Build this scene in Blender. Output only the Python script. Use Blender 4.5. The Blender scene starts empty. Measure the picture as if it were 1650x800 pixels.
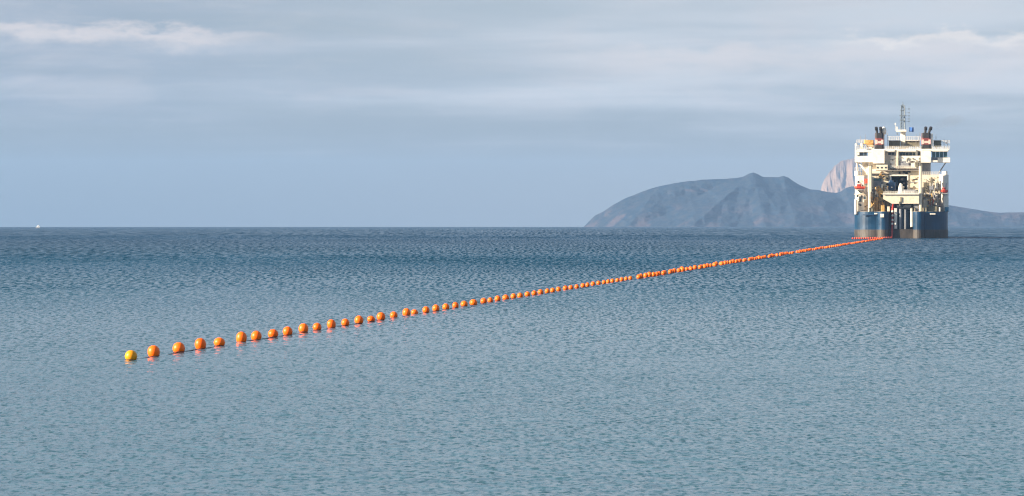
import bpy, math, random
import numpy as np
from mathutils import Vector

S = bpy.context.scene
COL = S.collection
rad = math.radians
rng = np.random.default_rng(7)
random.seed(7)

# ------------------------------------------------------------------ camera, sky, sun, exposure
EYE = 4.85              # camera height above the water
FPX = 5000.0            # focal length in photo pixels (photo is 1650 wide)
HOR = 359.8             # eye level row in the photo
RE = 6.371e6            # earth radius: the sea really curves away


def drop(x, y):
    return -(x * x + y * y) / (2 * RE)


cam = bpy.data.cameras.new('camera')
cam.sensor_width = 36.0
cam.lens = 36.0 * FPX / 1650.0
cam.clip_start = 1.0
cam.clip_end = 60000.0
camo = bpy.data.objects.new('camera', cam)
COL.objects.link(camo)
camo.location = (0, 0, EYE)
camo.rotation_euler = (math.pi / 2 - math.atan((400 - HOR) / FPX), 0, 0)
S.camera = camo

SUN_EL = rad(21)
SUN_AZ = rad(-107)      # clockwise from +Y (the view): left, a little behind the camera
sdir = Vector((math.sin(SUN_AZ) * math.cos(SUN_EL), math.cos(SUN_AZ) * math.cos(SUN_EL), math.sin(SUN_EL)))
sun = bpy.data.lights.new('sun', 'SUN')
sun.energy = 5.0
sun.angle = rad(0.6)
sun.color = (1.0, 0.86, 0.67)
suno = bpy.data.objects.new('sun', sun)
COL.objects.link(suno)
suno.rotation_euler = (-sdir).to_track_quat('-Z', 'Y').to_euler()
suno.location = (-300, -100, 200)

S.view_settings.view_transform = 'Standard'
S.view_settings.look = 'None'
S.view_settings.exposure = 1.6
S.view_settings.gamma = 1.0
S.cycles.filter_width = 1.25
S.cycles.use_denoising = True
S.cycles.denoiser = 'OPENIMAGEDENOISE'
S.cycles.denoising_input_passes = 'RGB_ALBEDO_NORMAL'
S.cycles.denoising_prefilter = 'ACCURATE'
S.cycles.max_bounces = 6
S.cycles.transparent_max_bounces = 16


class NT:
    """small helper for writing node trees"""
    def __init__(self, nt):
        self.nt = nt
        self.n = nt.nodes
        self.l = nt.links

    def node(self, t, **kw):
        nd = self.n.new(t)
        for k, v in kw.items():
            setattr(nd, k, v)
        return nd

    def put(self, sock, v):
        if hasattr(v, 'is_output') or isinstance(v, bpy.types.NodeSocket):
            self.l.new(v, sock)
        else:
            sock.default_value = v

    def math(self, op, a, b=0.0, c=0.0, clamp=False):
        nd = self.node('ShaderNodeMath', operation=op, use_clamp=clamp)
        self.put(nd.inputs[0], a)
        self.put(nd.inputs[1], b)
        self.put(nd.inputs[2], c)
        return nd.outputs[0]

    def smooth(self, v, lo, hi, a=0.0, b=1.0):
        nd = self.node('ShaderNodeMapRange', interpolation_type='SMOOTHSTEP', clamp=True)
        self.put(nd.inputs['Value'], v)
        nd.inputs['From Min'].default_value = lo
        nd.inputs['From Max'].default_value = hi
        nd.inputs['To Min'].default_value = a
        nd.inputs['To Max'].default_value = b
        return nd.outputs[0]

    def mix(self, f, a, b):
        nd = self.node('ShaderNodeMix', data_type='RGBA')
        self.put(nd.inputs[0], f)
        self.put(nd.inputs[6], a if not isinstance(a, tuple) else (*a, 1) if len(a) == 3 else a)
        self.put(nd.inputs[7], b if not isinstance(b, tuple) else (*b, 1) if len(b) == 3 else b)
        return nd.outputs[2]

    def noise(self, vec, scale, detail=4.0, rough=0.5, dist=0.0, out=0):
        nd = self.node('ShaderNodeTexNoise')
        if vec is not None:
            self.l.new(vec, nd.inputs['Vector'])
        nd.inputs['Scale'].default_value = scale
        nd.inputs['Detail'].default_value = detail
        nd.inputs['Roughness'].default_value = rough
        nd.inputs['Distortion'].default_value = dist
        return nd.outputs[out]

    def mapping(self, vec, scale=(1, 1, 1), loc=(0, 0, 0), rot=(0, 0, 0)):
        nd = self.node('ShaderNodeMapping')
        self.l.new(vec, nd.inputs['Vector'])
        nd.inputs['Scale'].default_value = scale
        nd.inputs['Location'].default_value = loc
        nd.inputs['Rotation'].default_value = rot
        return nd.outputs[0]

    def combine(self, x, y, z):
        nd = self.node('ShaderNodeCombineXYZ')
        self.put(nd.inputs[0], x)
        self.put(nd.inputs[1], y)
        self.put(nd.inputs[2], z)
        return nd.outputs[0]


# ---- world: physical sky behind a thin, broken layer of cloud
W = bpy.data.worlds.new('World')
S.world = W
W.use_nodes = True
W.node_tree.nodes.clear()
g = NT(W.node_tree)
STR = 0.05
tc = g.node('ShaderNodeTexCoord').outputs['Generated']
sp = g.node('ShaderNodeSeparateXYZ')
g.l.new(tc, sp.inputs[0])
dx, dy, dz = sp.outputs
az = g.math('ARCTAN2', dx, dy)
el = g.math('ARCSINE', dz)
sky = g.node('ShaderNodeTexSky', sky_type='NISHITA')
sky.sun_disc = False
sky.sun_elevation = SUN_EL
sky.sun_rotation = SUN_AZ
sky.air_density = 1.0
sky.dust_density = 0.6
sky.ozone_density = 1.2
# a flat cloud deck seen in perspective: divide by the height of the ray
zz = g.math('ADD', g.math('MAXIMUM', dz, 0.0), 0.022)
cu = g.math('DIVIDE', dx, zz)
cv = g.math('DIVIDE', dy, zz)
deck = g.combine(cu, cv, 0.0)
n_big = g.noise(deck, 0.30, 5, 0.55, 0.3)
n_mid = g.noise(g.mapping(deck, (1, 1, 1), (3.7, 1.2, 0)), 0.5, 4, 0.5, 0.4)
n_fine = g.noise(g.mapping(deck, (1, 1, 1), (9.1, 4.4, 0)), 2.6, 5, 0.6)


def c10(c):
    return tuple(v * 7.5 for v in c)


# clear lower air: blue grey, somewhat deeper towards the left
lowblue = g.mix(g.smooth(az, -0.2, 0.1), c10((0.170, 0.205, 0.24)), c10((0.25, 0.25, 0.255)))
lowblue = g.mix(g.smooth(el, 0.004, 0.05), lowblue, c10((0.205, 0.26, 0.36)))
low = g.math('POWER', 2.718, g.math('MULTIPLY', g.math('ABSOLUTE', el), -4.5))
clear = g.mix(g.math('MULTIPLY', low, 0.93), sky.outputs[0], lowblue)
# the cloud sheet begins some two degrees up
edge = g.math('ADD', el, g.math('MULTIPLY', g.math('SUBTRACT', n_big, 0.5), 0.03))
n_tex = g.noise(g.combine(g.math('MULTIPLY', az, 22.0), g.math('MULTIPLY', el, 85.0), 1.7), 1.0, 7, 0.6, 0.5)
edge = g.math('ADD', edge, g.math('MULTIPLY', g.math('SUBTRACT', n_tex, 0.5), 0.014))
cover = g.smooth(edge, 0.022, 0.048)
cover = g.math('MULTIPLY', cover, g.smooth(n_mid, 0.25, 0.62, 0.45, 1.0))
bright = g.math('ADD', g.smooth(az, -0.15, 0.02, 0.0, 0.62), g.smooth(n_mid, 0.3, 0.7, 0.05, 0.38))
ccol = g.mix(bright, c10((0.280, 0.340, 0.425)), c10((0.55, 0.585, 0.625)))
ccol = g.mix(g.math('MULTIPLY', g.smooth(n_tex, 0.40, 0.70), 0.42), ccol, c10((0.60, 0.58, 0.60)))
ccol = g.mix(g.math('MULTIPLY', g.smooth(n_fine, 0.5, 0.72), 0.14), ccol, c10((0.62, 0.62, 0.64)))
cover = g.math('MULTIPLY', cover, g.smooth(el, 0.35, 1.0, 1.0, 0.3))
ccol = g.mix(g.smooth(el, 0.08, 0.4), ccol, c10((0.50, 0.63, 0.79)))
col = g.mix(cover, clear, ccol)


def puff(col, a0, a1, e0, e1, slope, colour, amount):
    """a long low bank of sunlit cumulus between two azimuths"""
    wob = g.math('MULTIPLY', g.math('SUBTRACT', g.noise(g.combine(g.math('MULTIPLY', az, 60.0), g.math('MULTIPLY', el, 160.0), 3.1), 1.0, 8, 0.66), 0.5), 0.017)
    ee = g.math('ADD', g.math('SUBTRACT', el, g.math('MULTIPLY', az, slope)), wob)
    wa = (a1 - a0) * 0.22
    m = g.math('MULTIPLY', g.smooth(az, a0, a0 + wa), g.smooth(az, a1 - wa, a1, 1.0, 0.0))
    top = g.smooth(ee, e1 - 0.0030, e1 + 0.0012, 1.0, 0.0)
    bot = g.smooth(ee, e0, e1 - 0.001)
    m = g.math('MULTIPLY', m, g.math('MULTIPLY', top, bot))
    lump = g.noise(g.combine(g.math('MULTIPLY', az, 26.0), g.math('MULTIPLY', el, 120.0), 8.3), 1.0, 6, 0.6)
    m = g.math('MULTIPLY', m, g.smooth(lump, 0.34, 0.58, 0.3, 1.0))
    return g.mix(g.math('MULTIPLY', m, amount), col, c10(colour))


col = puff(col, -0.27, -0.06, 0.0500, 0.0590, -0.035, (0.78, 0.70, 0.67), 0.68)
col = puff(col, 0.00, 0.24, 0.036, 0.0560, 0.015, (0.68, 0.63, 0.62), 0.62)
col = puff(col, 0.09, 0.22, 0.0550, 0.0610, 0.0, (0.88, 0.79, 0.72), 0.72)
bg = g.node('ShaderNodeBackground')
g.l.new(col, bg.inputs[0])
bg.inputs[1].default_value = STR
wo = g.node('ShaderNodeOutputWorld')
g.l.new(bg.outputs[0], wo.inputs[0])


# ------------------------------------------------------------------ materials
def material(name, colour, rough=0.5, var=0.12, scale=3.0, metal=0.0, streak=0.0, streak_col=(0.25, 0.13, 0.06), bump=0.0, spec=0.5):
    m = bpy.data.materials.new(name)
    m.use_nodes = True
    t = NT(m.node_tree)
    b = m.node_tree.nodes['Principled BSDF']
    co = t.node('ShaderNodeTexCoord').outputs['Object']
    n = t.noise(co, scale, 5, 0.6)
    dark = tuple(c * (1 - var) for c in colour)
    lite = tuple(min(1, c * (1 + var * 0.6)) for c in colour)
    c = t.mix(t.smooth(n, 0.3, 0.7), dark, lite)
    if streak > 0:
        s = t.noise(t.mapping(co, (1.3, 1.3, 0.09)), 1.6, 5, 0.65)
        c = t.mix(t.math('MULTIPLY', t.smooth(s, 0.55, 0.75), streak), c, streak_col)
    t.l.new(c, b.inputs['Base Color'])
    t.put(b.inputs['Roughness'], t.smooth(n, 0.2, 0.8, rough * 0.8, min(1, rough * 1.2)))
    b.inputs['Metallic'].default_value = metal
    b.inputs['Specular IOR Level'].default_value = spec
    if bump > 0:
        bn = t.node('ShaderNodeBump')
        bn.inputs['Strength'].default_value = 0.6
        bn.inputs['Distance'].default_value = bump
        t.l.new(t.noise(co, scale * 3, 6, 0.6), bn.inputs['Height'])
        t.l.new(bn.outputs[0], b.inputs['Normal'])
    return m


M = {}
M['cream'] = material('cream_paint', (0.66, 0.57, 0.43), 0.45, 0.16, 0.8, streak=0.5, streak_col=(0.42, 0.28, 0.17))
M['white'] = material('white_paint', (0.70, 0.65, 0.56), 0.4, 0.14, 0.8, streak=0.35, streak_col=(0.5, 0.38, 0.27))
M['blue'] = material('hull_blue_paint', (0.001, 0.030, 0.074), 0.35, 0.3, 0.3, streak=0.2, streak_col=(0.05, 0.12, 0.18))
M['boot'] = material('waterline_band_paint', (0.045, 0.036, 0.030), 0.55, 0.4, 0.4, streak=0.6, streak_col=(0.16, 0.13, 0.09))
M['glass'] = material('window_glass', (0.035, 0.05, 0.055), 0.12, 0.3, 0.5)
M['teal_glass'] = material('teal_window_glass', (0.05, 0.13, 0.14), 0.15, 0.3, 0.5)
M['dark'] = material('dark_opening', (0.012, 0.016, 0.022), 0.7, 0.2, 1.0)
M['navy'] = material('navy_machinery', (0.012, 0.045, 0.11), 0.5, 0.3, 1.0)
M['maroon'] = material('funnel_maroon', (0.16, 0.035, 0.03), 0.5, 0.25, 0.8)
M['soot_shade'] = material('soot_shade_black', (0.015, 0.013, 0.014), 0.7, 0.3, 1.0)
M['emblem'] = material('funnel_emblem_paint', (0.75, 0.42, 0.36), 0.5, 0.1, 1.0)
M['ochre'] = material('ochre_crane_paint', (0.50, 0.30, 0.09), 0.5, 0.35, 0.7, streak=0.4, streak_col=(0.1, 0.07, 0.04))
M['olive'] = material('olive_machinery', (0.16, 0.14, 0.09), 0.6, 0.35, 0.9)
M['grey'] = material('grey_steel', (0.24, 0.24, 0.25), 0.5, 0.25, 0.8)
M['mast'] = material('mast_grey', (0.13, 0.16, 0.19), 0.5, 0.2, 0.8)
M['deck'] = material('deck_plate', (0.20, 0.17, 0.14), 0.7, 0.3, 0.6)
M['red'] = material('rescue_red', (0.62, 0.06, 0.03), 0.4, 0.2, 1.5)
M['flag'] = material('flag_blue', (0.03, 0.10, 0.30), 0.8, 0.2, 1.0)
M['cable'] = material('dark_cable_jacket', (0.03, 0.028, 0.03), 0.55, 0.3, 2.0)
M['redcable'] = material('red_cable_jacket', (0.34, 0.03, 0.02), 0.5, 0.35, 0.8)
M['rope'] = material('wet_dark_rope', (0.06, 0.035, 0.025), 0.8, 0.3, 20)
M['sail'] = material('sail_cloth', (0.75, 0.74, 0.72), 0.8, 0.08, 0.6)


def buoy_material(name, c0, c1):
    m = bpy.data.materials.new(name)
    m.use_nodes = True
    t = NT(m.node_tree)
    b = m.node_tree.nodes['Principled BSDF']
    co = t.node('ShaderNodeTexCoord').outputs['Object']
    rnd = t.node('ShaderNodeObjectInfo').outputs['Random']
    n = t.noise(co, 7.0, 4, 0.6)
    c = t.mix(t.math('MULTIPLY', t.math('ADD', n, rnd), 0.5), c0, c1)
    grime = t.noise(t.mapping(co, (1, 1, 0.6)), 14.0, 5, 0.7)
    c = t.mix(t.math('MULTIPLY', t.smooth(grime, 0.56, 0.74), 0.35), c, (0.20, 0.07, 0.02))
    t.l.new(c, b.inputs['Base Color'])
    b.inputs['Roughness'].default_value = 0.42
    b.inputs['Specular IOR Level'].default_value = 0.3
    return m


M['buoy'] = buoy_material('orange_vinyl', (0.92, 0.105, 0.002), (1.0, 0.165, 0.003))
M['buoy_r'] = buoy_material('faded_red_vinyl', (0.42, 0.045, 0.02), (0.60, 0.07, 0.03))
M['buoy_y'] = buoy_material('yellow_vinyl', (0.66, 0.245, 0.003), (0.76, 0.31, 0.005))


# ------------------------------------------------------------------ object helpers
def tag(o, label=None, cat=None, group=None, kind=None):
    if label:
        o['label'] = label
    if cat:
        o['category'] = cat
    if group:
        o['group'] = group
    if kind:
        o['kind'] = kind
    return o


def obj(name, verts, faces, mat, parent=None, smooth=False):
    me = bpy.data.meshes.new(name)
    me.from_pydata([tuple(v) for v in verts], [], faces)
    me.materials.append(mat)
    if smooth:
        me.polygons.foreach_set('use_smooth', [True] * len(me.polygons))
    me.update()
    o = bpy.data.objects.new(name, me)
    COL.objects.link(o)
    if parent:
        o.parent = parent
    return o


class MB:
    """gathers boxes, bars, tubes and lathes that together make one part"""
    def __init__(self):
        self.v = []
        self.f = []

    def add(self, vs, fs):
        k = len(self.v)
        self.v += [tuple(v) for v in vs]
        self.f += [tuple(i + k for i in f) for f in fs]
        return self

    def box(self, x0, x1, y0, y1, z0, z1, b=0.0):
        if b <= 0:
            vs = [(x, y, z) for z in (z0, z1) for y in (y0, y1) for x in (x0, x1)]
            return self.add(vs, [(0, 2, 3, 1), (4, 5, 7, 6), (0, 1, 5, 4), (2, 6, 7, 3), (0, 4, 6, 2), (1, 3, 7, 5)])
        p = [(x0 + b, y0), (x1 - b, y0), (x1, y0 + b), (x1, y1 - b), (x1 - b, y1), (x0 + b, y1), (x0, y1 - b), (x0, y0 + b)]
        return self.prism(p, z0, z1)

    def prism(self, p, z0, z1):
        n = len(p)
        vs = [(x, y, z0) for x, y in p] + [(x, y, z1) for x, y in p]
        fs = [(i, (i + 1) % n, n + (i + 1) % n, n + i) for i in range(n)]
        fs += [tuple(range(n))[::-1], tuple(range(n, 2 * n))]
        return self.add(vs, fs)

    def tube(self, pts, r, n=6, cap=True):
        pts = [Vector(p) for p in pts]
        rr = r if isinstance(r, (list, tuple)) else [r] * len(pts)
        vs, fs = [], []
        for i, p in enumerate(pts):
            d = (pts[min(i + 1, len(pts) - 1)] - pts[max(i - 1, 0)]).normalized()
            a = d.cross(Vector((0, 0, 1)))
            if a.length < 1e-3:
                a = d.cross(Vector((0, 1, 0)))
            a.normalize()
            b = d.cross(a)
            for k in range(n):
                t = 2 * math.pi * (k + 0.5) / n
                vs.append(p + (a * math.cos(t) + b * math.sin(t)) * rr[i])
        for i in range(len(pts) - 1):
            for k in range(n):
                fs.append((i * n + k, i * n + (k + 1) % n, (i + 1) * n + (k + 1) % n, (i + 1) * n + k))
        if cap:
            fs.append(tuple(range(n))[::-1])
            fs.append(tuple(range((len(pts) - 1) * n, len(pts) * n)))
        return self.add(vs, fs)

    def lathe(self, prof, n=12, c=(0, 0, 0)):
        vs, fs = [], []
        for r, z in prof:
            for k in range(n):
                t = 2 * math.pi * k / n
                vs.append((c[0] + r * math.cos(t), c[1] + r * math.sin(t), c[2] + z))
        for i in range(len(prof) - 1):
            for k in range(n):
                fs.append((i * n + k, i * n + (k + 1) % n, (i + 1) * n + (k + 1) % n, (i + 1) * n + k))
        fs.append(tuple(range(n))[::-1])
        fs.append(tuple(range((len(prof) - 1) * n, len(prof) * n)))
        return self.add(vs, fs)

    def build(self, name, mat, parent=None, smooth=False):
        return obj(name, self.v, self.f, mat, parent, smooth)


def empty(name, loc, rz=0.0):
    o = bpy.data.objects.new(name, None)
    COL.objects.link(o)
    o.location = loc
    o.rotation_euler = (0, 0, rz)
    o.empty_display_size = 1.0
    return o


# value noise on a lattice, for terrain
_lat = rng.random((256, 256))


def vnoise(x, y):
    xi = np.floor(x).astype(int)
    yi = np.floor(y).astype(int)
    fx = x - xi
    fy = y - yi
    fx = fx * fx * (3 - 2 * fx)
    fy = fy * fy * (3 - 2 * fy)
    a = _lat[xi % 256, yi % 256]
    b = _lat[(xi + 1) % 256, yi % 256]
    c = _lat[xi % 256, (yi + 1) % 256]
    d = _lat[(xi + 1) % 256, (yi + 1) % 256]
    return (a * (1 - fx) + b * fx) * (1 - fy) + (c * (1 - fx) + d * fx) * fy


def fbm(x, y, o=5, ridged=False):
    s = np.zeros_like(x)
    a = 0.5
    for k in range(o):
        n = vnoise(x * 2 ** k + 17.3 * k, y * 2 ** k + 5.1 * k)
        if ridged:
            n = 1 - np.abs(2 * n - 1)
        s += a * n
        a *= 0.5
    return s


def grid_mesh(name, V, mat, smooth=True, wrap=False):
    nr, nc = V.shape[:2]
    me = bpy.data.meshes.new(name)
    me.vertices.add(nr * nc)
    me.vertices.foreach_set('co', V.reshape(-1).astype(np.float32))
    r = np.arange(nr - 1)[:, None]
    cols = nc if wrap else nc - 1
    c = np.arange(cols)[None, :]
    a = r * nc + c
    b = r * nc + (c + 1) % nc
    q = np.stack([a, b, b + nc, a + nc], -1).reshape(-1, 4)
    me.loops.add(q.size)
    me.loops.foreach_set('vertex_index', q.reshape(-1).astype(np.int32))
    me.polygons.add(len(q))
    me.polygons.foreach_set('loop_start', np.arange(0, q.size, 4, dtype=np.int32))
    me.polygons.foreach_set('use_smooth', np.full(len(q), smooth))
    me.update(calc_edges=True)
    me.validate()
    me.materials.append(mat)
    o = bpy.data.objects.new(name, me)
    COL.objects.link(o)
    return o


# ------------------------------------------------------------------ sea
def water_material():
    m = bpy.data.materials.new('sea_water')
    m.use_nodes = True
    t = NT(m.node_tree)
    b = m.node_tree.nodes['Principled BSDF']
    co = t.node('ShaderNodeTexCoord').outputs['Object']
    sp = t.node('ShaderNodeSeparateXYZ')
    t.l.new(co, sp.inputs[0])
    # pale sandy shallows by the shore deepen to blue open water
    bank = t.noise(t.mapping(co, (0.35, 1, 1)), 0.02, 3, 0.5)
    depth = t.math('ADD', sp.outputs[1], t.math('MULTIPLY', t.math('SUBTRACT', bank, 0.5), 140.0))
    c = t.mix(t.smooth(depth, 50.0, 320.0), (0.040, 0.096, 0.132), (0.009, 0.054, 0.100))
    c = t.mix(t.smooth(depth, 200.0, 900.0), c, (0.008, 0.040, 0.084))
    t.l.new(c, b.inputs['Base Color'])
    b.inputs['IOR'].default_value = 1.33
    gust = t.noise(t.mapping(co, (1, 0.3, 1)), 0.015, 4, 0.6)
    gust2 = t.noise(t.mapping(co, (1, 0.3, 1), (9, 2, 0)), 0.05, 3, 0.6)
    wind = t.math('MULTIPLY', t.math('MULTIPLY', t.smooth(gust, 0.32, 0.68, 0.5, 1.5), t.smooth(gust2, 0.3, 0.7, 0.8, 1.2)), t.smooth(depth, 80.0, 500.0, 0.85, 1.45))
    b.inputs['Roughness'].default_value = 0.12
    # slopes of the ripples too small for the mesh
    tot = None
    for sc, sl, off in ((8.0, 0.75, (0, 0, 0)), (3.2, 0.7, (13, 5, 2)), (0.9, 0.35, (3, 41, 7))):
        nz = t.noise(t.mapping(co, (0.8, 1.2, 1), off, (0, 0, 0.25)), sc, 2.5, 0.55, 0.4, out=1)
        v = t.node('ShaderNodeVectorMath', operation='SUBTRACT')
        t.l.new(nz, v.inputs[0])
        v.inputs[1].default_value = (0.5, 0.5, 0.5)
        w = t.node('ShaderNodeVectorMath', operation='MULTIPLY')
        t.l.new(v.outputs[0], w.inputs[0])
        w.inputs[1].default_value = (sl * 0.7, sl, 0)
        if tot is None:
            tot = w.outputs[0]
        else:
            ad = t.node('ShaderNodeVectorMath', operation='ADD')
            t.l.new(tot, ad.inputs[0])
            t.l.new(w.outputs[0], ad.inputs[1])
            tot = ad.outputs[0]
    # wind waves run in to the shore: their steep faces look that way, their backs are long and flat
    ss = t.node('ShaderNodeSeparateXYZ')
    t.l.new(tot, ss.inputs[0])
    dist = t.node('ShaderNodeVectorMath', operation='LENGTH')
    t.l.new(co, dist.inputs[0])
    dist = dist.outputs['Value']
    # beyond reach of the eye the ripples act by their mean tilt and as roughness
    fade = t.smooth(dist, 120.0, 420.0, 0.0, 0.88)
    mean = t.math('MULTIPLY', t.math('SUBTRACT', 0.085, t.math('ABSOLUTE', ss.outputs[1])), fade)
    absy = t.math('ADD', t.math('ABSOLUTE', ss.outputs[1]), mean)
    side = t.math('MULTIPLY', ss.outputs[0], t.math('SUBTRACT', 1.0, fade))
    t.put(b.inputs['Roughness'], t.smooth(dist, 120.0, 420.0, 0.12, 0.26))
    steep = t.math('MULTIPLY', absy, t.smooth(depth, 25.0, 360.0, -1.7, -4.0))
    # wave groups: broader and longer the farther out and the stronger the wind
    grp = None
    for fx_, fy_, a0, a1, b0, b1 in ((7.0, 3.4, -2, -1, 80, 140), (4.6, 1.1, 70, 130, 170, 260), (2.9, 0.36, 150, 260, 330, 520), (1.7, 0.10, 300, 520, 900, 1400), (0.8, 0.022, 800, 1400, 20000, 30000)):
        q = t.noise(t.mapping(co, (fx_, fy_, 1), (5 * fx_, 3, 1)), 1.0, 3, 0.6)
        f = t.smooth(q, 0.45, 0.66, 0.10, 5.4)
        wgt = t.math('MULTIPLY', t.smooth(dist, a0, a1), t.smooth(dist, b0, b1, 1.0, 0.0))
        p_ = t.math('MULTIPLY', f, wgt)
        grp = (p_, wgt) if grp is None else (t.math('ADD', grp[0], p_), t.math('ADD', grp[1], wgt))
    steep = t.math('MULTIPLY', steep, t.math('DIVIDE', grp[0], grp[1]))
    tot = t.combine(side, steep, 0.0)
    scv = t.node('ShaderNodeVectorMath', operation='SCALE')
    t.l.new(tot, scv.inputs[0])
    t.put(scv.inputs['Scale'], wind)
    ge = t.node('ShaderNodeNewGeometry').outputs['Normal']
    ad = t.node('ShaderNodeVectorMath', operation='ADD')
    t.l.new(ge, ad.inputs[0])
    t.l.new(scv.outputs[0], ad.inputs[1])
    nn = t.node('ShaderNodeVectorMath', operation='NORMALIZE')
    t.l.new(ad.outputs[0], nn.inputs[0])
    t.l.new(nn.outputs[0], b.inputs['Normal'])
    return m


def build_sea():
    dense = np.linspace(-rad(13), rad(13), 860)
    side = rad(13) + (math.pi - rad(13)) * (np.linspace(0, 1, 34)[1:] ** 1.8)
    th = np.concatenate([-side[::-1], dense, side[:-1]])
    r = [0.5, 6, 14, 24, 34, 42]
    while r[-1] < 8500:
        r.append(r[-1] + max(0.10, r[-1] ** 2 / 40000.0))
    r += [9000, 9600, 10400, 11500, 13000, 14800]
    r = np.array(r)
    R, T = np.meshgrid(r, th, indexing='ij')
    X = R * np.sin(T)
    Y = R * np.cos(T)
    Z = np.zeros_like(X)
    dth = np.gradient(th)[None, :] * R
    bands = [(0.24, 0.085), (0.38, 0.085), (0.62, 0.055), (1.1, 0.03), (2.2, 0.016), (4.2, 0.009), (8.0, 0.005), (16.0, 0.003)]
    for lam0, slope in bands:
        n = 14
        for k in range(n):
            lam = lam0 * (0.72 + 0.6 * rng.random())
            ang = rad(74) + rng.normal() * rad(34)
            kk = 2 * math.pi / lam
            amp = slope / kk * math.sqrt(2.0 / n)
            ph = rng.random() * 6.283
            # fade where the columns are too coarse to carry this wave
            att = np.clip(lam / (3.0 * dth) - 0.35, 0, 1)
            Z += amp * att * np.sin(kk * (X * math.cos(ang) + Y * math.sin(ang)) + ph)
    # patches of stronger and weaker wind
    gust = 0.72 + 0.6 * fbm(X / 60.0 + 40, Y / 150.0 + 40, 3)
    Z *= gust
    Z[0] = 0
    Z += -(R * R) / (2 * RE)
    o = grid_mesh('sea', np.stack([X, Y, Z], -1), water_material(), True, True)
    tag(o, 'rippled blue grey sea reaching from the foreground to the horizon', 'sea', kind='structure')
    return o


build_sea()


# ------------------------------------------------------------------ far land
def land_material(name, scrub, rock, rock_amount, dry):
    m = bpy.data.materials.new(name)
    m.use_nodes = True
    t = NT(m.node_tree)
    b = m.node_tree.nodes['Principled BSDF']
    co = t.node('ShaderNodeTexCoord').outputs['Object']
    ge = t.node('ShaderNodeNewGeometry').outputs['Normal']
    s = t.node('ShaderNodeSeparateXYZ')
    t.l.new(ge, s.inputs[0])
    n = t.noise(co, 0.012, 6, 0.62)
    n2 = t.noise(t.mapping(co, (1, 1, 0.35)), 0.05, 6, 0.65)
    steep = t.smooth(t.math('ADD', s.outputs[2], t.math('MULTIPLY', t.math('SUBTRACT', n, 0.5), 0.9)), 0.15, 0.65, 1.0, 0.0)
    c = t.mix(t.smooth(n2, 0.4, 0.65), scrub, dry)
    zz = t.node('ShaderNodeSeparateXYZ')
    t.l.new(co, zz.inputs[0])
    steep = t.math('MAXIMUM', t.math('MULTIPLY', steep, 0.7), t.math('MULTIPLY', t.smooth(zz.outputs[2], 75.0, 25.0), t.smooth(n, 0.48, 0.62)))
    c = t.mix(t.math('MULTIPLY', steep, rock_amount), c, rock)
    c = t.mix(t.smooth(n2, 0.3, 0.75, 0.0, 0.25), c, tuple(v * 0.55 for v in rock))
    t.l.new(c, b.inputs['Base Color'])
    b.inputs['Roughness'].default_value = 0.95
    b.inputs['Specular IOR Level'].default_value = 0.1
    bp = t.node('ShaderNodeBump')
    bp.inputs['Distance'].default_value = 5.0
    bp.inputs['Strength'].default_value = 0.8
    t.l.new(t.noise(co, 0.06, 6, 0.65), bp.inputs['Height'])
    t.l.new(bp.outputs[0], b.inputs['Normal'])
    return m


def land(name, prof, D, foot, amp, mat, label, fx, fz, spurs=(), nc=420, nv=70, back=1.6, rag=2.5):
    """ground that climbs from its shore to a skyline ridge and falls away behind"""
    px = np.array([p[0] for p in prof], float)
    py = np.array([p[1] for p in prof], float)
    u = np.linspace(px[0], px[-1], nc)
    xw = (u - 825) / FPX * D
    H = EYE + (HOR - np.interp(u, px, py)) / FPX * D        # height above the eye-level plane's zero
    base = drop(0, D) - 1.5
    H = np.maximum(H + rag * (fbm(xw / 22.0, xw * 0 + 3.3, 4) - 0.45), base + 1.0)
    v = np.linspace(0, 1, nv)
    VV, XX = np.meshgrid(v, xw, indexing='ij')
    HH = np.broadcast_to(H, VV.shape)
    Z = base + (HH - base) * VV
    rel = HH - base
    out = (foot * rel + 25.0) * (1 - VV) ** 1.25
    gl = fbm(XX / fx, Z / fz + 9.0, 5, True)
    gl2 = fbm(XX / (fx * 0.3) + 70.0, Z / (fz * 0.5), 4)
    win = np.clip((1 - VV) * 5.0, 0, 1) * np.clip(rel / 40.0, 0.05, 1)
    out = out + win * amp * (gl - 0.5) + win * amp * 0.5 * (gl2 - 0.45)
    for (x0, z0, x1, z1, wd, hh) in spurs:
        X0, X1 = (x0 - 825) / FPX * D, (x1 - 825) / FPX * D
        Z0, Z1 = EYE + (HOR - z0) / FPX * D, EYE + (HOR - z1) / FPX * D
        tpar = np.clip((Z0 - Z) / (Z0 - Z1), 0, 1)
        cx = X0 + (X1 - X0) * tpar
        out += win * hh * np.clip(1 - np.abs(XX - cx) / (wd * (0.4 + tpar)), 0, 1) * np.clip(tpar * 3, 0, 1)
    F = np.stack([XX, D - out, Z], -1)
    vb = np.linspace(0, 1, 10)[1:]
    VB, XB = np.meshgrid(vb, xw, indexing='ij')
    HB = np.broadcast_to(H, VB.shape)
    Bk = np.stack([XB, D + VB * (HB - base) * back + VB * 25, base + (HB - base) * (1 - VB ** 1.5)], -1)
    V = np.concatenate([F, Bk], 0)
    o = grid_mesh(name, V, mat, True)
    tag(o, label, 'hill' if name == 'headland' else 'rock island', kind='structure')
    return o


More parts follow.
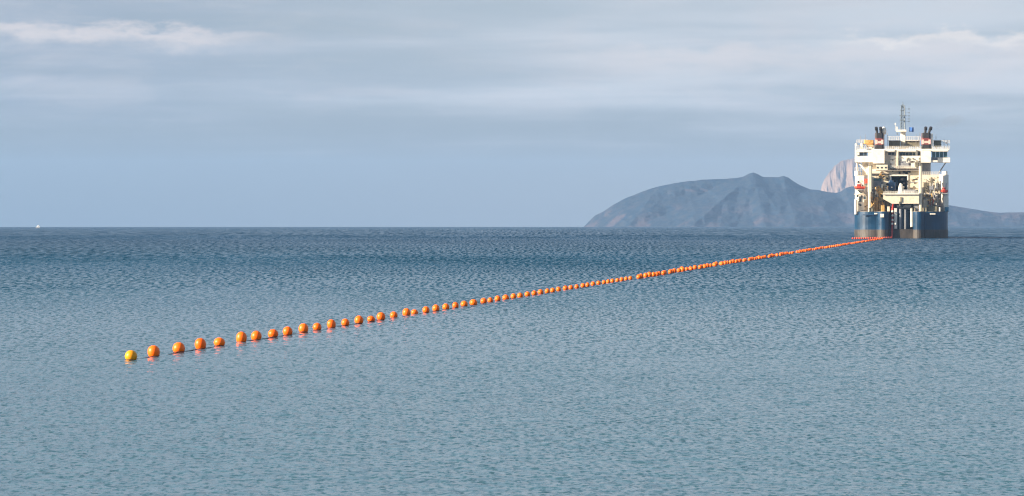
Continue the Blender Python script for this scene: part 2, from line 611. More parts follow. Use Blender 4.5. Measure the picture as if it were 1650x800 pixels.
HEAD = [(938, 368), (943, 363.5), (950, 356), (958.5, 348), (972.7, 341), (987, 331), (1007, 320), (1027, 312.6), (1044, 305.5), (1064, 300),
        (1089.5, 295), (1112, 292), (1135, 290), (1158, 289), (1186, 287.5), (1198, 285), (1206, 280.5), (1213.5, 278.5), (1220.6, 281), (1229, 285.6),
        (1238, 286), (1255, 286), (1262, 283.6), (1270, 286.4), (1280, 293.6), (1292, 300), (1306, 305.5), (1320, 307), (1334.6, 310), (1346, 311),
        (1354.5, 309), (1363, 303), (1371.6, 301), (1400, 299), (1430, 305), (1470, 317), (1510, 328), (1530, 331), (1560, 336), (1590, 341),
        (1610, 343), (1650, 342.5), (1700, 345), (1760, 352), (1800, 360), (1820, 368)]
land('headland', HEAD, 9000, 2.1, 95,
     land_material('haze_tinted_scrub_and_cliff', (0.005, 0.020, 0.040), (0.11, 0.072, 0.074), 0.45, (0.016, 0.030, 0.044)),  # scrub and dry tones darkened and blued to carry shade and distance haze
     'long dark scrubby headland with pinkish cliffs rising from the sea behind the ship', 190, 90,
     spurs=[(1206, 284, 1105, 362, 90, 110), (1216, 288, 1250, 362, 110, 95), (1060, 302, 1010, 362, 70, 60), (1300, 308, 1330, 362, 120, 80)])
VEDRA = [(1312, 368), (1322, 308), (1324.6, 297), (1329, 288), (1337, 277), (1346, 267), (1354.5, 260.5), (1363, 257), (1374.5, 255.5), (1388, 258),
         (1402, 262), (1420, 276), (1440, 296), (1462, 322), (1480, 368)]
land('rock_island', VEDRA, 13000, 0.55, 60,
     land_material('pink_limestone', (0.17, 0.12, 0.09), (0.25, 0.17, 0.125), 0.7, (0.20, 0.14, 0.105)),
     'steep pale pink limestone island peeping out behind the headland', 60, 240, nc=240, nv=90, back=0.8, rag=16)


# ------------------------------------------------------------------ cable ship
SX, SY = 125.4, 1000.0
ROT = -math.atan2(SX, SY)
CR = math.cos(ROT)
ship = empty('cable_ship', (SX, SY, drop(SX, SY)), ROT)
tag(ship, 'large cable laying ship seen from its stern, dark blue hull and cream superstructure', 'ship')


def lx(px, dep=0.0):
    return (px - 1452) * 0.2 * CR * (1 + dep / 1008.0)


def lz(py, dep=0.0):
    return EYE + (HOR - py) / FPX * (1000.0 + dep * CR) - drop(SX, SY)


def rect(mb, x0, x1, y0, y1, d0, d1, b=0.0):
    mb.box(lx(x0, d0), lx(x1, d0), d0, d1, lz(y1, d0), lz(y0, d0), b)
    return mb


WHOLE = {'centre_house', 'bridge', 'bridge_wing', 'side_house', 'leg', 'hangar_frame', 'cable_engine'}      # built of touching blocks


def R(name, mat, rects, parent=None, b=0.0):
    whole = name in WHOLE
    out = None
    mb = MB()
    for q in rects:
        rect(mb, *q, b=b)
        if not whole:
            o = mb.build(name, M[mat], parent or ship)
            out = out or o
            mb = MB()
    return mb.build(name, M[mat], parent or ship) if whole else out


def line(mb, a, c, r, n=5):
    """bar between two photo points, each with a depth"""
    mb.tube([(lx(a[0], a[2]), a[2], lz(a[1], a[2])), (lx(c[0], c[2]), c[2], lz(c[1], c[2]))], r, n)
    return mb


# hull plan: rounded stern quarters, two bulges beside the cable slot
def arc(cx, cy, r, a0, a1, n):
    return [(cx + r * math.cos(rad(a0 + (a1 - a0) * i / n)), cy + r * math.sin(rad(a0 + (a1 - a0) * i / n))) for i in range(n + 1)]


def hull_plan(g=0.0):
    half = [(3.8 - g, 7.0), (3.8 - g, 1.0)] + arc(5.7, 0.9, 1.9 + g, 180, 360, 10) + [(8.0, 1.0 - g), (8.6, 1.0 - g)] + arc(8.6, 7.45, 6.45 + g, -90, 0, 10)[1:] + \
        [(15.05 + g, 60), (14.2, 90), (10.5, 112), (4, 126), (0.0, 131)]
    left = [(-x, y) for x, y in half][::-1]
    return half + left[1:]


hp = hull_plan()
z_boot, z_deck = lz(370.4), lz(341.5)
mb = MB()
mb.prism(hp, z_boot, z_deck)
hull = mb.build('hull', M['blue'], ship)
mb = MB()
mb.prism(hull_plan(0.05), -2.0, z_boot + 0.02)
rect(mb, 1432, 1472, 369.4, 395, 1.2, 7.0)
mb.build('waterline_band', M['boot'], ship)
mb = MB()
mb.prism([(x * 0.97, y * 0.985 + 0.5) for x, y in hp], z_deck, z_deck + 0.12)
mb.build('working_deck', M['deck'], ship)
# rub rails on the hull
R('rubbing_strake', 'navy', [(1390, 1414.5, 346, 347.2, 0.70, 1.2), (1489, 1513, 346, 347.2, 0.70, 1.2)])
# cable slot
R('slot_back_wall', 'navy', [(1433, 1471, 331, 369.3, 6.2, 6.9)])
R('chute_block', 'blue', [(1447.0, 1456.4, 337, 369.3, 2.4, 6.1), (1457.4, 1465.4, 338, 369.3, 3.0, 6.1)], b=0.3)
for x0, x1, y0, y1, mt in ((1440.8, 1445.6, 336, 369, 'white'), (1466.8, 1470.6, 336, 366, 'white'), (1449.0, 1452.4, 337, 372, 'grey'), (1457.5, 1460.0, 338, 372, 'grey')):
    R('chute_rail', mt, [(x0, x1, y0, y1, 1.4, 2.2)], b=0.12)
mb = MB()
mb.tube([(lx(1445), 2.2, lz(334)), (lx(1468), 2.2, lz(334))], 0.9, 14)
mb.build('stern_sheave', M['dark'], ship)
R('slot_shade_block', 'dark', [(1434, 1471, 328.5, 334.5, 2.9, 5.5)])  # dark block standing in for the shaded opening under the beam
R('tow_pad', 'white', [(1419, 1424.5, 345, 350.5, -1.4, -0.6)], b=0.1)
R('fairlead', 'white', [(1498.5, 1507.5, 344.2, 346.0, 0.3, 0.9)], b=0.1)
R('fairlead', 'white', [(1409, 1414, 343.5, 345.5, 0.3, 0.9)], b=0.1)
for x0 in (1401, 1470, 1488):
    mb = MB()
    for k in (0, 1):
        mb.lathe([(0.32, 0), (0.28, 0.9), (0.4, 1.0), (0.4, 1.15)], 8, (lx(x0) + k * 0.9, 1.6, z_deck + 0.1))
    mb.build('bollard', M['olive'], ship)

# port and starboard side houses
R('side_house', 'white', [(1377.5, 1398, 283, 343.5, 5.0, 48), (1376.5, 1386, 276, 283, 5.0, 30)], b=1.2)
R('side_house', 'cream', [(1485.5, 1514, 281.8, 341.5, 9.5, 48)])
sq = MB()
sq.prism([(lx(1513, 9), 9.4)] + arc(lx(1521.0), 7.6, 1.55, -90, 0, 6) + [(lx(1529), 48), (lx(1513, 9), 48)], lz(342), lz(281.5))
sq.build('quarter_plating', M['white'], ship)
R('side_bulwark', 'blue', [(1522, 1528.4, 334, 341.5, 4.6, 30)])
for x0, x1, y0, y1 in ((1384.0, 1388.6, 316.5, 325.5), (1391, 1395.2, 316.5, 321.5), (1384.4, 1388.2, 329.6, 332.4), (1386, 1388.5, 310, 312)):
    w = R('window', 'glass', [(x0, x1, y0, y1, 4.93, 5.05)])
    mb = MB()
    for q in ((x0 - .5, x1 + .5, y0 - .5, y0), (x0 - .5, x1 + .5, y1, y1 + .5), (x0 - .5, x0, y0, y1), (x1, x1 + .5, y0, y1)):
        rect(mb, *q, 4.86, 5.04)
    mb.build('frame', M['white'], w)
R('deck_edge', 'cream', [(1376, 1399, 312.4, 313.8, 4.7, 5.0), (1376, 1399, 299.6, 300.6, 4.7, 5.0)])
R('house_door', 'olive', [(1488, 1496.5, 294.5, 310.5, 9.40, 9.55)])
R('house_door', 'grey', [(1487.5, 1491.5, 318, 334, 9.40, 9.55)])
R('pipe_locker', 'white', [(1506.6, 1511.0, 295.5, 305.5, 8.2, 9.4)])
R('deck_edge', 'cream', [(1485.6, 1513, 312.2, 314.0, 8.0, 9.45)])
R('tall_locker', 'cream', [(1487.0, 1494.5, 322, 341, 6.5, 9.4)], b=0.2)
R('gas_rack', 'red', [(1496.5, 1504.5, 321, 331, 7.4, 9.3)], b=0.2)
R('winch_base', 'olive', [(1495, 1511, 333, 341.5, 3.5, 7.5)], b=0.3)
mb = MB()
for k in range(4):
    xx = lx(1497 + k * 4)
    mb.tube([(xx, 4.0, lz(334)), (xx, 6.8, lz(330 - (k % 2) * 4))], 0.32, 6)
mb.build('winch_drum', M['deck'], ship)
R('white_post', 'white', [(1513.0, 1515.4, 334.5, 341.2, 3.0, 3.5)], b=0.1)
R('white_post', 'white', [(1376.4, 1381.6, 322, 345.5, 3.2, 5.0)], b=0.6)
# starboard deck crane in front of the right hand house
cr = R('deck_crane', 'olive', [(1499.4, 1502.4, 286, 334, 6.6, 7.4)])
mb = MB()
for a, c in (((1500, 288, 7), (1508, 318, 6)), ((1499, 296, 7), (1507, 330, 6.4)), ((1503, 300, 7), (1497, 314, 6.4)), ((1503, 312, 7), (1511, 334, 6))):
    line(mb, a, c, 0.16)
mb.build('jib', M['grey'], cr)
R('cab', 'grey', [(1497.6, 1503.6, 300, 306, 6.2, 7.6)], cr)

# centre house with the dark hangar mouth
HD = 16.0
R('centre_house', 'cream', [(1398, 1435, 275.5, 300, HD, 44), (1435, 1462, 275.5, 283.6, HD, 44), (1462, 1486, 275.5, 312, HD, 44),
                            (1398, 1408, 300, 342, HD, 44), (1425, 1435, 300, 316, HD, 44)])
R('hangar_back', 'dark', [(1436, 1461.5, 284, 342, HD + 9, HD + 9.6)])
R('hangar_frame', 'white', [(1433.4, 1435.4, 282.0, 307, HD - 0.3, HD + 0.1), (1461.6, 1463.4, 282.0, 307, HD - 0.3, HD + 0.1), (1435.4, 1461.6, 281.4, 283.9, HD - 0.3, HD + 0.1)])
R('cable_engine', 'navy', [(1430, 1443.8, 294, 307, HD - 5.5, HD - 1.0), (1432, 1440, 291, 294, HD - 5.0, HD - 2.0)], b=0.4)
R('engine_guard', 'navy', [(1443.8, 1447, 290, 300, HD + 3, HD + 6)])
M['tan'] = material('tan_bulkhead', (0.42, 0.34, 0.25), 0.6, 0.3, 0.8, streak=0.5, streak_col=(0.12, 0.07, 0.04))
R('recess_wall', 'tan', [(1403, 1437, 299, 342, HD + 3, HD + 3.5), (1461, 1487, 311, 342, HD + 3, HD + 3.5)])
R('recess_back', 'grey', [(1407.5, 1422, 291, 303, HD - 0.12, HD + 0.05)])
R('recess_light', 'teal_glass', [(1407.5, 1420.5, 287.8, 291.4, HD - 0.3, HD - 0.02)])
R('name_board', 'soot_shade', [(1471.2, 1478.2, 288.8, 290.6, HD - 0.08, HD + 0.05)])
R('vent_grille', 'grey', [(1467.5, 1478.4, 293.6, 295.0, HD - 0.08, HD + 0.05)])
R('deck_edge', 'deck', [(1423, 1484, 274.2, 275.6, HD - 1.6, HD + 2), (1398, 1432, 279.5, 280.6, HD - 0.8, HD)])
R('vent_housing', 'olive', [(1425, 1432, 283, 290, HD - 1.5, HD - 0.1), (1415, 1419, 283.5, 287, HD - 1.0, HD - 0.1)], b=0.2)
R('centre_house_step', 'cream', [(1411, 1430.2, 265.8, 274.6, HD + 1.0, 40)])
for x0 in (1412.5, 1419, 1425.5):
    R('window', 'glass', [(x0, x0 + 3.0, 269.0, 271.6, HD + 0.9, HD + 1.05)])

# stern gantry: two legs and a deep cross beam
gan = empty('gantry', (0, 0, 0))
gan.parent = ship
R('leg', 'cream', [(1480.6, 1485.4, 268, 352.2, 1.6, 3.6)], gan, b=0.2)
R('leg', 'cream', [(1398.2, 1404.6, 268, 310, 1.6, 3.6), (1398.6, 1403.4, 310, 352.2, 1.6, 3.6)], gan, b=0.2)
mb = MB()
# tapering beam: deep in the middle
bx = [(1423, 313.5), (1480.6, 313.5), (1480.6, 328.6), (1437, 328.6), (1423, 321)]
pts = [(lx(x, 1.2), lz(y, 1.2)) for x, y in bx]
n = len(pts)
vs = [(x, 1.2, z) for x, z in pts] + [(x, 5.6, z) for x, z in pts]
mb.add(vs, [tuple(range(n))[::-1], tuple(range(n, 2 * n))] + [(i, (i + 1) % n, n + (i + 1) % n, n + i) for i in range(n)])
mb.build('cross_beam', M['cream'], gan)
R('beam_walkway', 'white', [(1422, 1481, 311.9, 313.7, 0.7, 6.0)], gan)
R('top_brace', 'cream', [(1404.6, 1480.6, 275.9, 281.0, 2.2, 3.2)], gan) if False else None
mb = MB()
mb.lathe([(0.95, 0), (0.85, 1.2), (0.65, 2.4), (0.35, 3.2)], 10, (lx(1451.5, 2), 2.4, lz(312, 2)))
mb.build('sheave_cone', M['white'], gan)
R('beam_bracket', 'olive', [(1450.5, 1453.2, 318, 326.2, 0.95, 1.2), (1448.6, 1450.2, 325, 332, 0.9, 1.2)], gan)
R('sheave_block', 'grey', [(1456, 1479, 306, 311.8, 5.0, 7.5)], gan, b=0.3)
R('strut_block', 'grey', [(1471.5, 1480, 330, 341, 2.0, 5.0)], gan, b=0.3)

# port deck machinery: the ochre crane and its clutter
oc = empty('ochre_crane', (0, 0, 0))
oc.parent = ship
R('pedestal', 'ochre', [(1409.5, 1416.5, 318, 342, 4.2, 6.4)], oc, b=0.4)
mb = MB()
for a, c in (((1411, 302, 5), (1423, 330, 4)), ((1415, 300, 5), (1426, 316, 4)), ((1405, 318, 5), (1420, 306, 5)), ((1401, 338, 4), (1414, 322, 5)), ((1417, 312, 5), (1418, 341, 4)), ((1423, 330, 4), (1421, 341, 4)), ((1405, 330, 4.6), (1408, 341, 4))):
    line(mb, a, c, 0.34)
mb.build('jib', M['ochre'], oc)
R('winch', 'olive', [(1417.5, 1425, 318.5, 324, 3.6, 5.6), (1405, 1410.5, 311, 318, 4.0, 6.0)], oc, b=0.2)
R('cab', 'ochre', [(1411.5, 1420, 304.5, 312.5, 4.4, 6.8)], oc, b=0.2)
R('hook_block', 'cream', [(1409.8, 1412.2, 309, 314, 3.4, 4.0), (1420.0, 1422.6, 297, 304, 3.6, 4.2)], oc)
R('stowage_rack', 'olive', [(1426, 1434, 318, 341, 5.0, 8.0), (1403.5, 1409, 321, 334, 7.0, 9.0)], b=0.2)
R('deck_locker', 'ochre', [(1419.5, 1425.5, 331, 341.4, 2.4, 4.0), (1401.5, 1409, 334, 341.4, 2.2, 4.0)], b=0.15)
R('deck_locker', 'cream', [(1430, 1434.2, 333, 341.4, 2.4, 4.2)], b=0.15)
R('deck_locker', 'grey', [(1404.5, 1408.5, 305, 320, 8.0, 10.0)], b=0.15)
R('deckhouse_post', 'cream', [(1403.0, 1405.6, 312, 324.5, 3.9, 4.5)])
R('stair_tower', 'grey', [(1405.5, 1414.5, 316, 326, 9.0, 12.0)], b=0.1)

# bridge block
BD = 24.0
R('bridge', 'white', [(1399, 1486, 241.8, 276, BD, 46), (1406.5, 1425, 241.9, 263.5, BD - 3.5, BD), (1483.5, 1499.4, 242.6, 262.5, BD - 3.0, 44), (1434.5, 1483, 251.5, 271.5, BD - 1.8, BD)])
R('bridge_underhouse', 'grey', [(1485.8, 1499.4, 262.6, 281.8, BD + 0.5, 44)])  # grey colour puts the shade under the wing into this block
R('roof_edge', 'white', [(1380, 1441.5, 240.9, 244.4, BD - 1.2, BD - 0.1) if False else (1425, 1441.5, 241.0, 244.6, BD - 2.6, BD - 0.05), (1448, 1476, 241.0, 244.6, BD - 2.6, BD - 0.05)])
R('pilaster', 'cream', [(1444.2, 1447.2, 243.5, 275, BD - 2.3, BD - 0.02)])
for x0, x1, y0, y1 in ((1431, 1435.8, 246.2, 250), (1436.4, 1441, 246.2, 250), (1449, 1453.6, 246.0, 251.2), (1454.2, 1458.8, 246.0, 251.2), (1459.4, 1464, 246.2, 251.2), (1464.8, 1470, 246.0, 251.2), (1470.8, 1474.8, 246.2, 251.2)):
    R('window', 'glass', [(x0, x1, y0, y1, BD - 0.12, BD + 0.05)])
R('side_door', 'soot_shade', [(1478.6, 1482.4, 244.4, 251.5, BD - 0.12, BD + 0.05)])
w = R('screen_opening', 'grey', [(1447.6, 1458.5, 259.4, 268.4, BD - 1.92, BD - 1.7)])
R('screen_opening', 'grey', [(1458.5, 1463.8, 262.6, 268.4, BD - 1.92, BD - 1.7)])
R('access_door', 'soot_shade', [(1464.0, 1467.0, 263.2, 268.6, BD - 1.9, BD - 1.7)])
for x0, y0 in ((1437.5, 257), (1447.6, 255.5), (1461.2, 255.6), (1462.6, 254.4), (1470, 255)):
    R('floodlight', 'olive', [(x0, x0 + 1.5, y0, y0 + 2.2, BD - 2.2, BD - 1.7)])
R('davit_winch', 'olive', [(1473.8, 1480.4, 262, 268.8, BD - 3.2, BD - 1.8), (1476, 1478.5, 258.6, 262, BD - 2.8, BD - 2.0)], b=0.2)
R('deck_edge', 'deck', [(1434, 1484, 271.4, 272.6, BD - 2.6, BD - 0.05)])

# bridge wings
wl = R('bridge_wing', 'white', [(1377.0, 1406.5, 251.6, 261.6, BD - 2.5, BD + 3.5), (1380, 1406.5, 241.8, 245.4, BD - 2.5, BD + 3.5), (1399, 1406.5, 245.4, 251.6, BD - 2.4, BD + 3.5), (1380.4, 1384.4, 245.4, 251.6, BD - 2.4, BD - 1.8)])
R('window', 'glass', [(1384.4, 1391.4, 245.6, 251.4, BD - 1.9, BD - 1.7)], wl)
R('window', 'glass', [(1391.9, 1396.6, 245.6, 251.4, BD - 1.9, BD - 1.7)], wl)
R('wing_light', 'soot_shade', [(1381.4, 1383.0, 249.6, 251.4, BD - 2.7, BD - 2.5)], wl)
R('wing_post', 'white', [(1377.2, 1379.6, 231.6, 251.6, BD - 1.9, BD - 1.3)], wl)
R('wing_tip_light', 'white', [(1377.6, 1381.6, 231.4, 235.4, BD - 2.0, BD - 1.2)], wl, b=0.15)
wr = R('bridge_wing', 'white', [(1499.6, 1527.6, 242.4, 244.6, BD - 1.0, BD + 6), (1510.5, 1530.6, 254.6, 262.2, BD - 1.2, BD + 5), (1499.6, 1510.5, 258.8, 261.6, BD - 2.6, BD + 5)])
for k in range(4):
    x0 = 1501.5 + k * 6.2
    R('window', 'teal_glass', [(x0, x0 + 5.7, 244.8, 254.4, BD + 0.6, BD + 0.8)], wr)
R('window_sill', 'grey', [(1500.4, 1527, 254.0, 258.8, BD + 0.4, BD + 0.62)], wr)
for a, c in (((1384, 263, BD), (1398, 279, BD - 3)), ((1381, 262, BD), (1381, 284, BD)), ((1394, 262, BD + 2), (1397, 270, BD))):
    mb = MB()
    line(mb, a, c, 0.28)
    mb.build('wing_strut', M['white'], ship)
mb = MB()
line(mb, (1524, 262, BD), (1512, 280, BD), 0.2)
mb.build('wing_strut', M['grey'], ship)
R('wing_bracket', 'white', [(1389, 1398.5, 262, 283, BD + 1.0, BD + 3)])
R('tank', 'white', [(1518, 1526.4, 276.4, 281.8, 12, 20)], b=0.5)

# monkey island: dark upper deckhouses, rails
for x0, x1 in ((1432, 1450.6), (1459.6, 1481.8), (1504.4, 1516.0)):
    R('upper_deckhouse', 'olive', [(x0, x1, 227.2, 236.4, BD + 6, BD + 14)])
    R('house_roof', 'white', [(x0 - 0.8, x1 + 0.8, 226.4, 227.2, BD + 5.4, BD + 14.4)])
R('upper_deck', 'white', [(1381, 1529, 240.4, 242.0, BD + 0.4, 44)])
R('deck_box', 'ochre', [(1392.0, 1407.5, 225.8, 232.5, BD + 3, BD + 7), (1396, 1407, 233, 236.4, BD + 2, BD + 6)], b=0.2)
R('deck_box', 'white', [(1386.6, 1390.6, 231, 240, BD + 1, BD + 4), (1401, 1409, 230, 240.4, BD + 8, BD + 12)], b=0.2)
R('deck_box', 'grey', [(1437, 1440.8, 236.6, 240.5, BD + 1.0, BD + 2.0), (1448, 1451, 237, 240.5, BD + 1, BD + 2)], b=0.1)


def railing(x0, x1, ytop, ybot, dep, posts):
    mb = MB()
    for k in range(posts):
        x = x0 + (x1 - x0) * k / (posts - 1)
        line(mb, (x, ytop, dep), (x, ybot, dep), 0.06, 4)
    for f in (0.0, 0.38, 0.72):
        y = ytop + (ybot - ytop) * f
        line(mb, (x0, y, dep), (x1, y, dep), 0.06, 4)
    return mb.build('railing', M['white'], ship)


railing(1381, 1408, 235.0, 241, BD + 0.6, 10)
railing(1426, 1484, 236.0, 241, BD + 0.6, 20)
railing(1502, 1530, 236.0, 242, BD + 0.6, 10)
railing(1430, 1483, 220.5, 226.4, BD + 10, 16)
railing(1380, 1398, 225.5, 230.5, BD + 10, 8)
railing(1504, 1530, 227.0, 232, BD + 14, 9)
railing(1435, 1482, 267.6, 271.4, BD - 2.4, 16)
railing(1424, 1480, 308.6, 312, 0.9, 16)
railing(1377, 1398, 270, 276, 5.4, 8)
railing(1486, 1513, 277.4, 281.8, 9.6, 9)
for x, y0, y1 in ((1424.5, 207, 240), (1430, 214, 240), (1476, 216, 240), (1481, 214, 240), (1521, 224, 241), (1526.5, 226, 241), (1386, 219, 240), (1394, 217, 232), (1508, 217, 228)):
    mb = MB()
    line(mb, (x, y0, BD + 5), (x, y1, BD + 5), 0.07, 5)
    mb.build('whip_aerial', M['grey'], ship)


# pipes, lights, vents and boxes too small to pick apart, on the decks and along the walls
mb = MB()
rc = random.Random(11)
M['clutter'] = material('mixed_fittings', (0.11, 0.085, 0.06), 0.6, 0.6, 1.1, streak=0.5, streak_col=(0.30, 0.16, 0.05))
ZONES = [(1399, 1432, 300, 340, 3.0, 11.0, 120), (1486, 1512, 284, 340, 7.8, 9.35, 80), (1463, 1480, 284, 310, HD - 0.5, HD - 0.02, 10), (1433, 1482, 253, 270, BD - 2.3, BD - 1.8, 26),
         (1378, 1397, 286, 340, 4.6, 4.98, 14), (1410, 1432, 276, 288, HD - 1.0, HD - 0.02, 24), (1430, 1482, 236.6, 240.4, BD + 1, BD + 5, 22), (1383, 1408, 228, 240, BD + 2, BD + 8, 14),
         (1503, 1528, 230, 240, BD + 2, BD + 8, 14), (1424, 1480, 304, 311.6, 6.0, 12.0, 16), (1434, 1470, 329, 345, 1.6, 5.0, 12)]
for (x0, x1, y0, y1, d0, d1, cnt) in ZONES:
    for k in range(cnt):
        x, y, d = rc.uniform(x0, x1), rc.uniform(y0, y1), rc.uniform(d0, d1)
        if rc.random() < 0.4:
            if rc.random() < 0.5:
                rect(mb, x, x + rc.uniform(0.4, 0.8), y, min(y1, y + rc.uniform(3, 10)), d, d + 0.14)
            else:
                rect(mb, x, min(x1, x + rc.uniform(3, 9)), y, y + rc.uniform(0.4, 0.8), d, d + 0.14)
        else:
            rect(mb, x, x + rc.uniform(0.7, 2.4), y, y + rc.uniform(0.7, 2.2), d, d + rc.uniform(0.15, 0.4))
cl = mb.build('deck_clutter', M['clutter'], ship)
cl['kind'] = 'stuff'
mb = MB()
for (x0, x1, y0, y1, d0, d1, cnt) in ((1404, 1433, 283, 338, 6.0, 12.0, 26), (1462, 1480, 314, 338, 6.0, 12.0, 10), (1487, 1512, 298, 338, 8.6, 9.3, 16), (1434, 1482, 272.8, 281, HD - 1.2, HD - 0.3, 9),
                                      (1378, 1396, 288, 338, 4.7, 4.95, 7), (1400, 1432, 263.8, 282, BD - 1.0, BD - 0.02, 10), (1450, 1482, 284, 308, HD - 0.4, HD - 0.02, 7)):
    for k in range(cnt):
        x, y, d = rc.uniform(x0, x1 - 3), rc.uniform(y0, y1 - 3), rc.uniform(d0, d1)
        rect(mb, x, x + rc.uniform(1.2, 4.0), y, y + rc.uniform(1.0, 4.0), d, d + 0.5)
cl = mb.build('painted_shade_fittings', M['soot_shade'], ship)  # black boxes added so plain walls and deck read as shaded recesses
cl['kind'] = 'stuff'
mb = MB()
for (x0, x1, y0, y1, d0, d1, cnt) in ((1401, 1433, 298, 341, 2.8, 8.0, 46), (1487, 1512, 312, 341, 3.5, 8.8, 16), (1384, 1408, 226, 240, BD + 1.5, BD + 6, 8), (1412, 1432, 276, 290, HD - 1.2, HD - 0.2, 10)):
    for k in range(cnt):
        x, y, d = rc.uniform(x0, x1 - 2), rc.uniform(y0, y1 - 3), rc.uniform(d0, d1)
        if k % 3:
            rect(mb, x, x + rc.uniform(0.9, 3.2), y, y + rc.uniform(0.9, 3.0), d, d + 0.4)
        else:
            line(mb, (x, y, d), (min(x1, x + rc.uniform(-5, 6)), min(y1, y + rc.uniform(3, 12)), d + rc.uniform(-0.5, 0.5)), 0.14)
cl = mb.build('yellow_deck_gear', M['ochre'], ship)
cl['kind'] = 'stuff'
mb = MB()
for (x0, x1, y0, y1, d0, d1, cnt) in ((1403, 1434, 300, 341, 2.4, 9.0, 40), (1463, 1480, 314, 341, 3.0, 9.0, 16), (1487, 1513, 300, 341, 3.0, 8.8, 24), (1424, 1480, 300, 312, 5.0, 12.0, 10)):
    for k in range(cnt):
        x, y, d = rc.uniform(x0, x1 - 2), rc.uniform(y0, y1 - 3), rc.uniform(d0, d1)
        if k % 2:
            rect(mb, x, x + rc.uniform(0.8, 3.0), y, y + rc.uniform(0.8, 2.6), d, d + 0.4)
        else:
            rect(mb, x, x + 0.5, y, min(y1, y + rc.uniform(4, 14)), d, d + 0.12)
cl = mb.build('pale_deck_gear', M['white'], ship)
cl['kind'] = 'stuff'


# funnels
def funnel(x0, x1, pipes, lean):
    f = R('funnel', 'maroon', [(x0, x1, 215.5, 241, BD + 1.0, BD + 5.5)], b=0.5)
    R('casing_top', 'soot_shade', [(x0 + 0.3, x1 - 0.3, 214.6, 222.5, BD + 0.9, BD + 5.4)], f, b=0.5)
    R('casing_foot', 'soot_shade', [(x0 - 0.2, x1 + 0.2, 233.8, 241, BD + 0.85, BD + 5.6)], f, b=0.5)
    R('emblem_band', 'emblem', [(x0 + 0.2, x0 + 4.2, 225.4, 232.6, BD + 0.86, BD + 1.1), (x1 - 3.8, x1 - 0.4, 225.4, 232.6, BD + 0.86, BD + 1.1), (x0 + 4.2, x1 - 3.8, 227.6, 231.2, BD + 0.90, BD + 1.1)], f)
    for p, ln in zip(pipes, lean):
        mb = MB()
        line(mb, (p, 216, BD + 2.5), (p + ln, 206.5, BD + 2.5), 0.42, 10)
        line(mb, (p + ln * 1.0, 209.5, BD + 2.5), (p + ln * 1.2, 205.6, BD + 2.0), 0.52, 10)
        mb.build('exhaust_pipe', M['soot_shade'], f)
    return f


funnel(1409.6, 1423.4, (1413.2, 1419.0), (-1.2, -0.2))
funnel(1484.6, 1499.6, (1490.4, 1496.0), (1.0, 3.2))
R('satellite_pedestal', 'white', [(1422.4, 1425.0, 214, 240, BD + 3, BD + 4)])
mb = MB()
mb.lathe([(0.3, -1.3), (0.78, -1.0), (0.86, 0), (0.78, 0.7), (0.45, 1.2), (0.1, 1.35)], 12, (lx(1423.8, BD), BD + 3.4, lz(210.5, BD)))
mb.build('satellite_dome', M['white'], ship, True)
R('vent_post', 'white', [(1499.9, 1502.8, 216, 241, BD + 1.5, BD + 2.3)], b=0.1)

# main mast
MD = BD + 12
mast = R('mast', 'white', [(1451, 1459.4, 212.5, 241, MD, MD + 2.0)], b=0.3)
R('platform', 'white', [(1443.8, 1460.2, 209.4, 212.6, MD - 1.6, MD + 3)], mast)
mb = MB()
x0, x1 = 1451.3, 1458.0
cs = [(x0, MD), (x1, MD), (x0, MD + 1.5), (x1, MD + 1.5)]
for (x, d) in cs:
    line(mb, (x, 209.5, d), (x + (1454.6 - x) * 0.22, 170, d), 0.2, 5)
levels = np.linspace(209, 171, 9)
for i in range(8):
    ya, yb = levels[i], levels[i + 1]
    line(mb, (x0, ya, MD), (x1, yb, MD), 0.14, 4)
    line(mb, (x1, ya, MD + 1.5), (x0, yb, MD + 1.5), 0.10, 4)
    line(mb, (x0, yb, MD), (x1, yb, MD), 0.12, 4)
    line(mb, (x0, yb, MD + 1.5), (x1, yb, MD + 1.5), 0.10, 4)
mb.build('lattice', M['mast'], mast)
R('radar_scanner', 'mast', [(1449.2, 1460.2, 186.0, 187.4, MD - 1.0, MD - 0.5)], mast)
R('radar_scanner', 'mast', [(1449.6, 1457.2, 193.2, 194.4, MD - 1.0, MD - 0.5)], mast)
R('lamp_bracket', 'mast', [(1453.0, 1456.0, 168.6, 174.4, MD, MD + 1.4), (1450.4, 1458.6, 178.0, 179.0, MD, MD + 1)], mast)
mb = MB()
line(mb, (1454.6, 174, MD + .7), (1454.6, 164.5, MD + .7), 0.09, 5)
mb.build('mast_top_aerial', M['mast'], mast)
mb = MB()
line(mb, (1464.6, 212, MD), (1464.6, 172, MD), 0.05, 4)
for y in (176, 182, 187, 192, 196):
    line(mb, (1457.6, y, MD), (1466.2, y, MD), 0.05, 4)
    rect(mb, 1463.2, 1465.9, y - 0.7, y + 0.7, MD - 0.2, MD + 0.2)
mb.build('signal_yard', M['mast'], mast)
mb = MB()
line(mb, (1442.6, 211, MD), (1442.6, 198, MD), 0.06, 4)
rect(mb, 1441.4, 1443.6, 199, 201.4, MD - 0.2, MD + 0.2)
rect(mb, 1443.8, 1446, 204.5, 209.4, MD - 0.4, MD + 0.2)
mb.build('aerial_arm', M['white'], mast)
R('horn_box', 'mast', [(1444.6, 1446.4, 214.6, 217.4, MD, MD + 0.8)], mast)
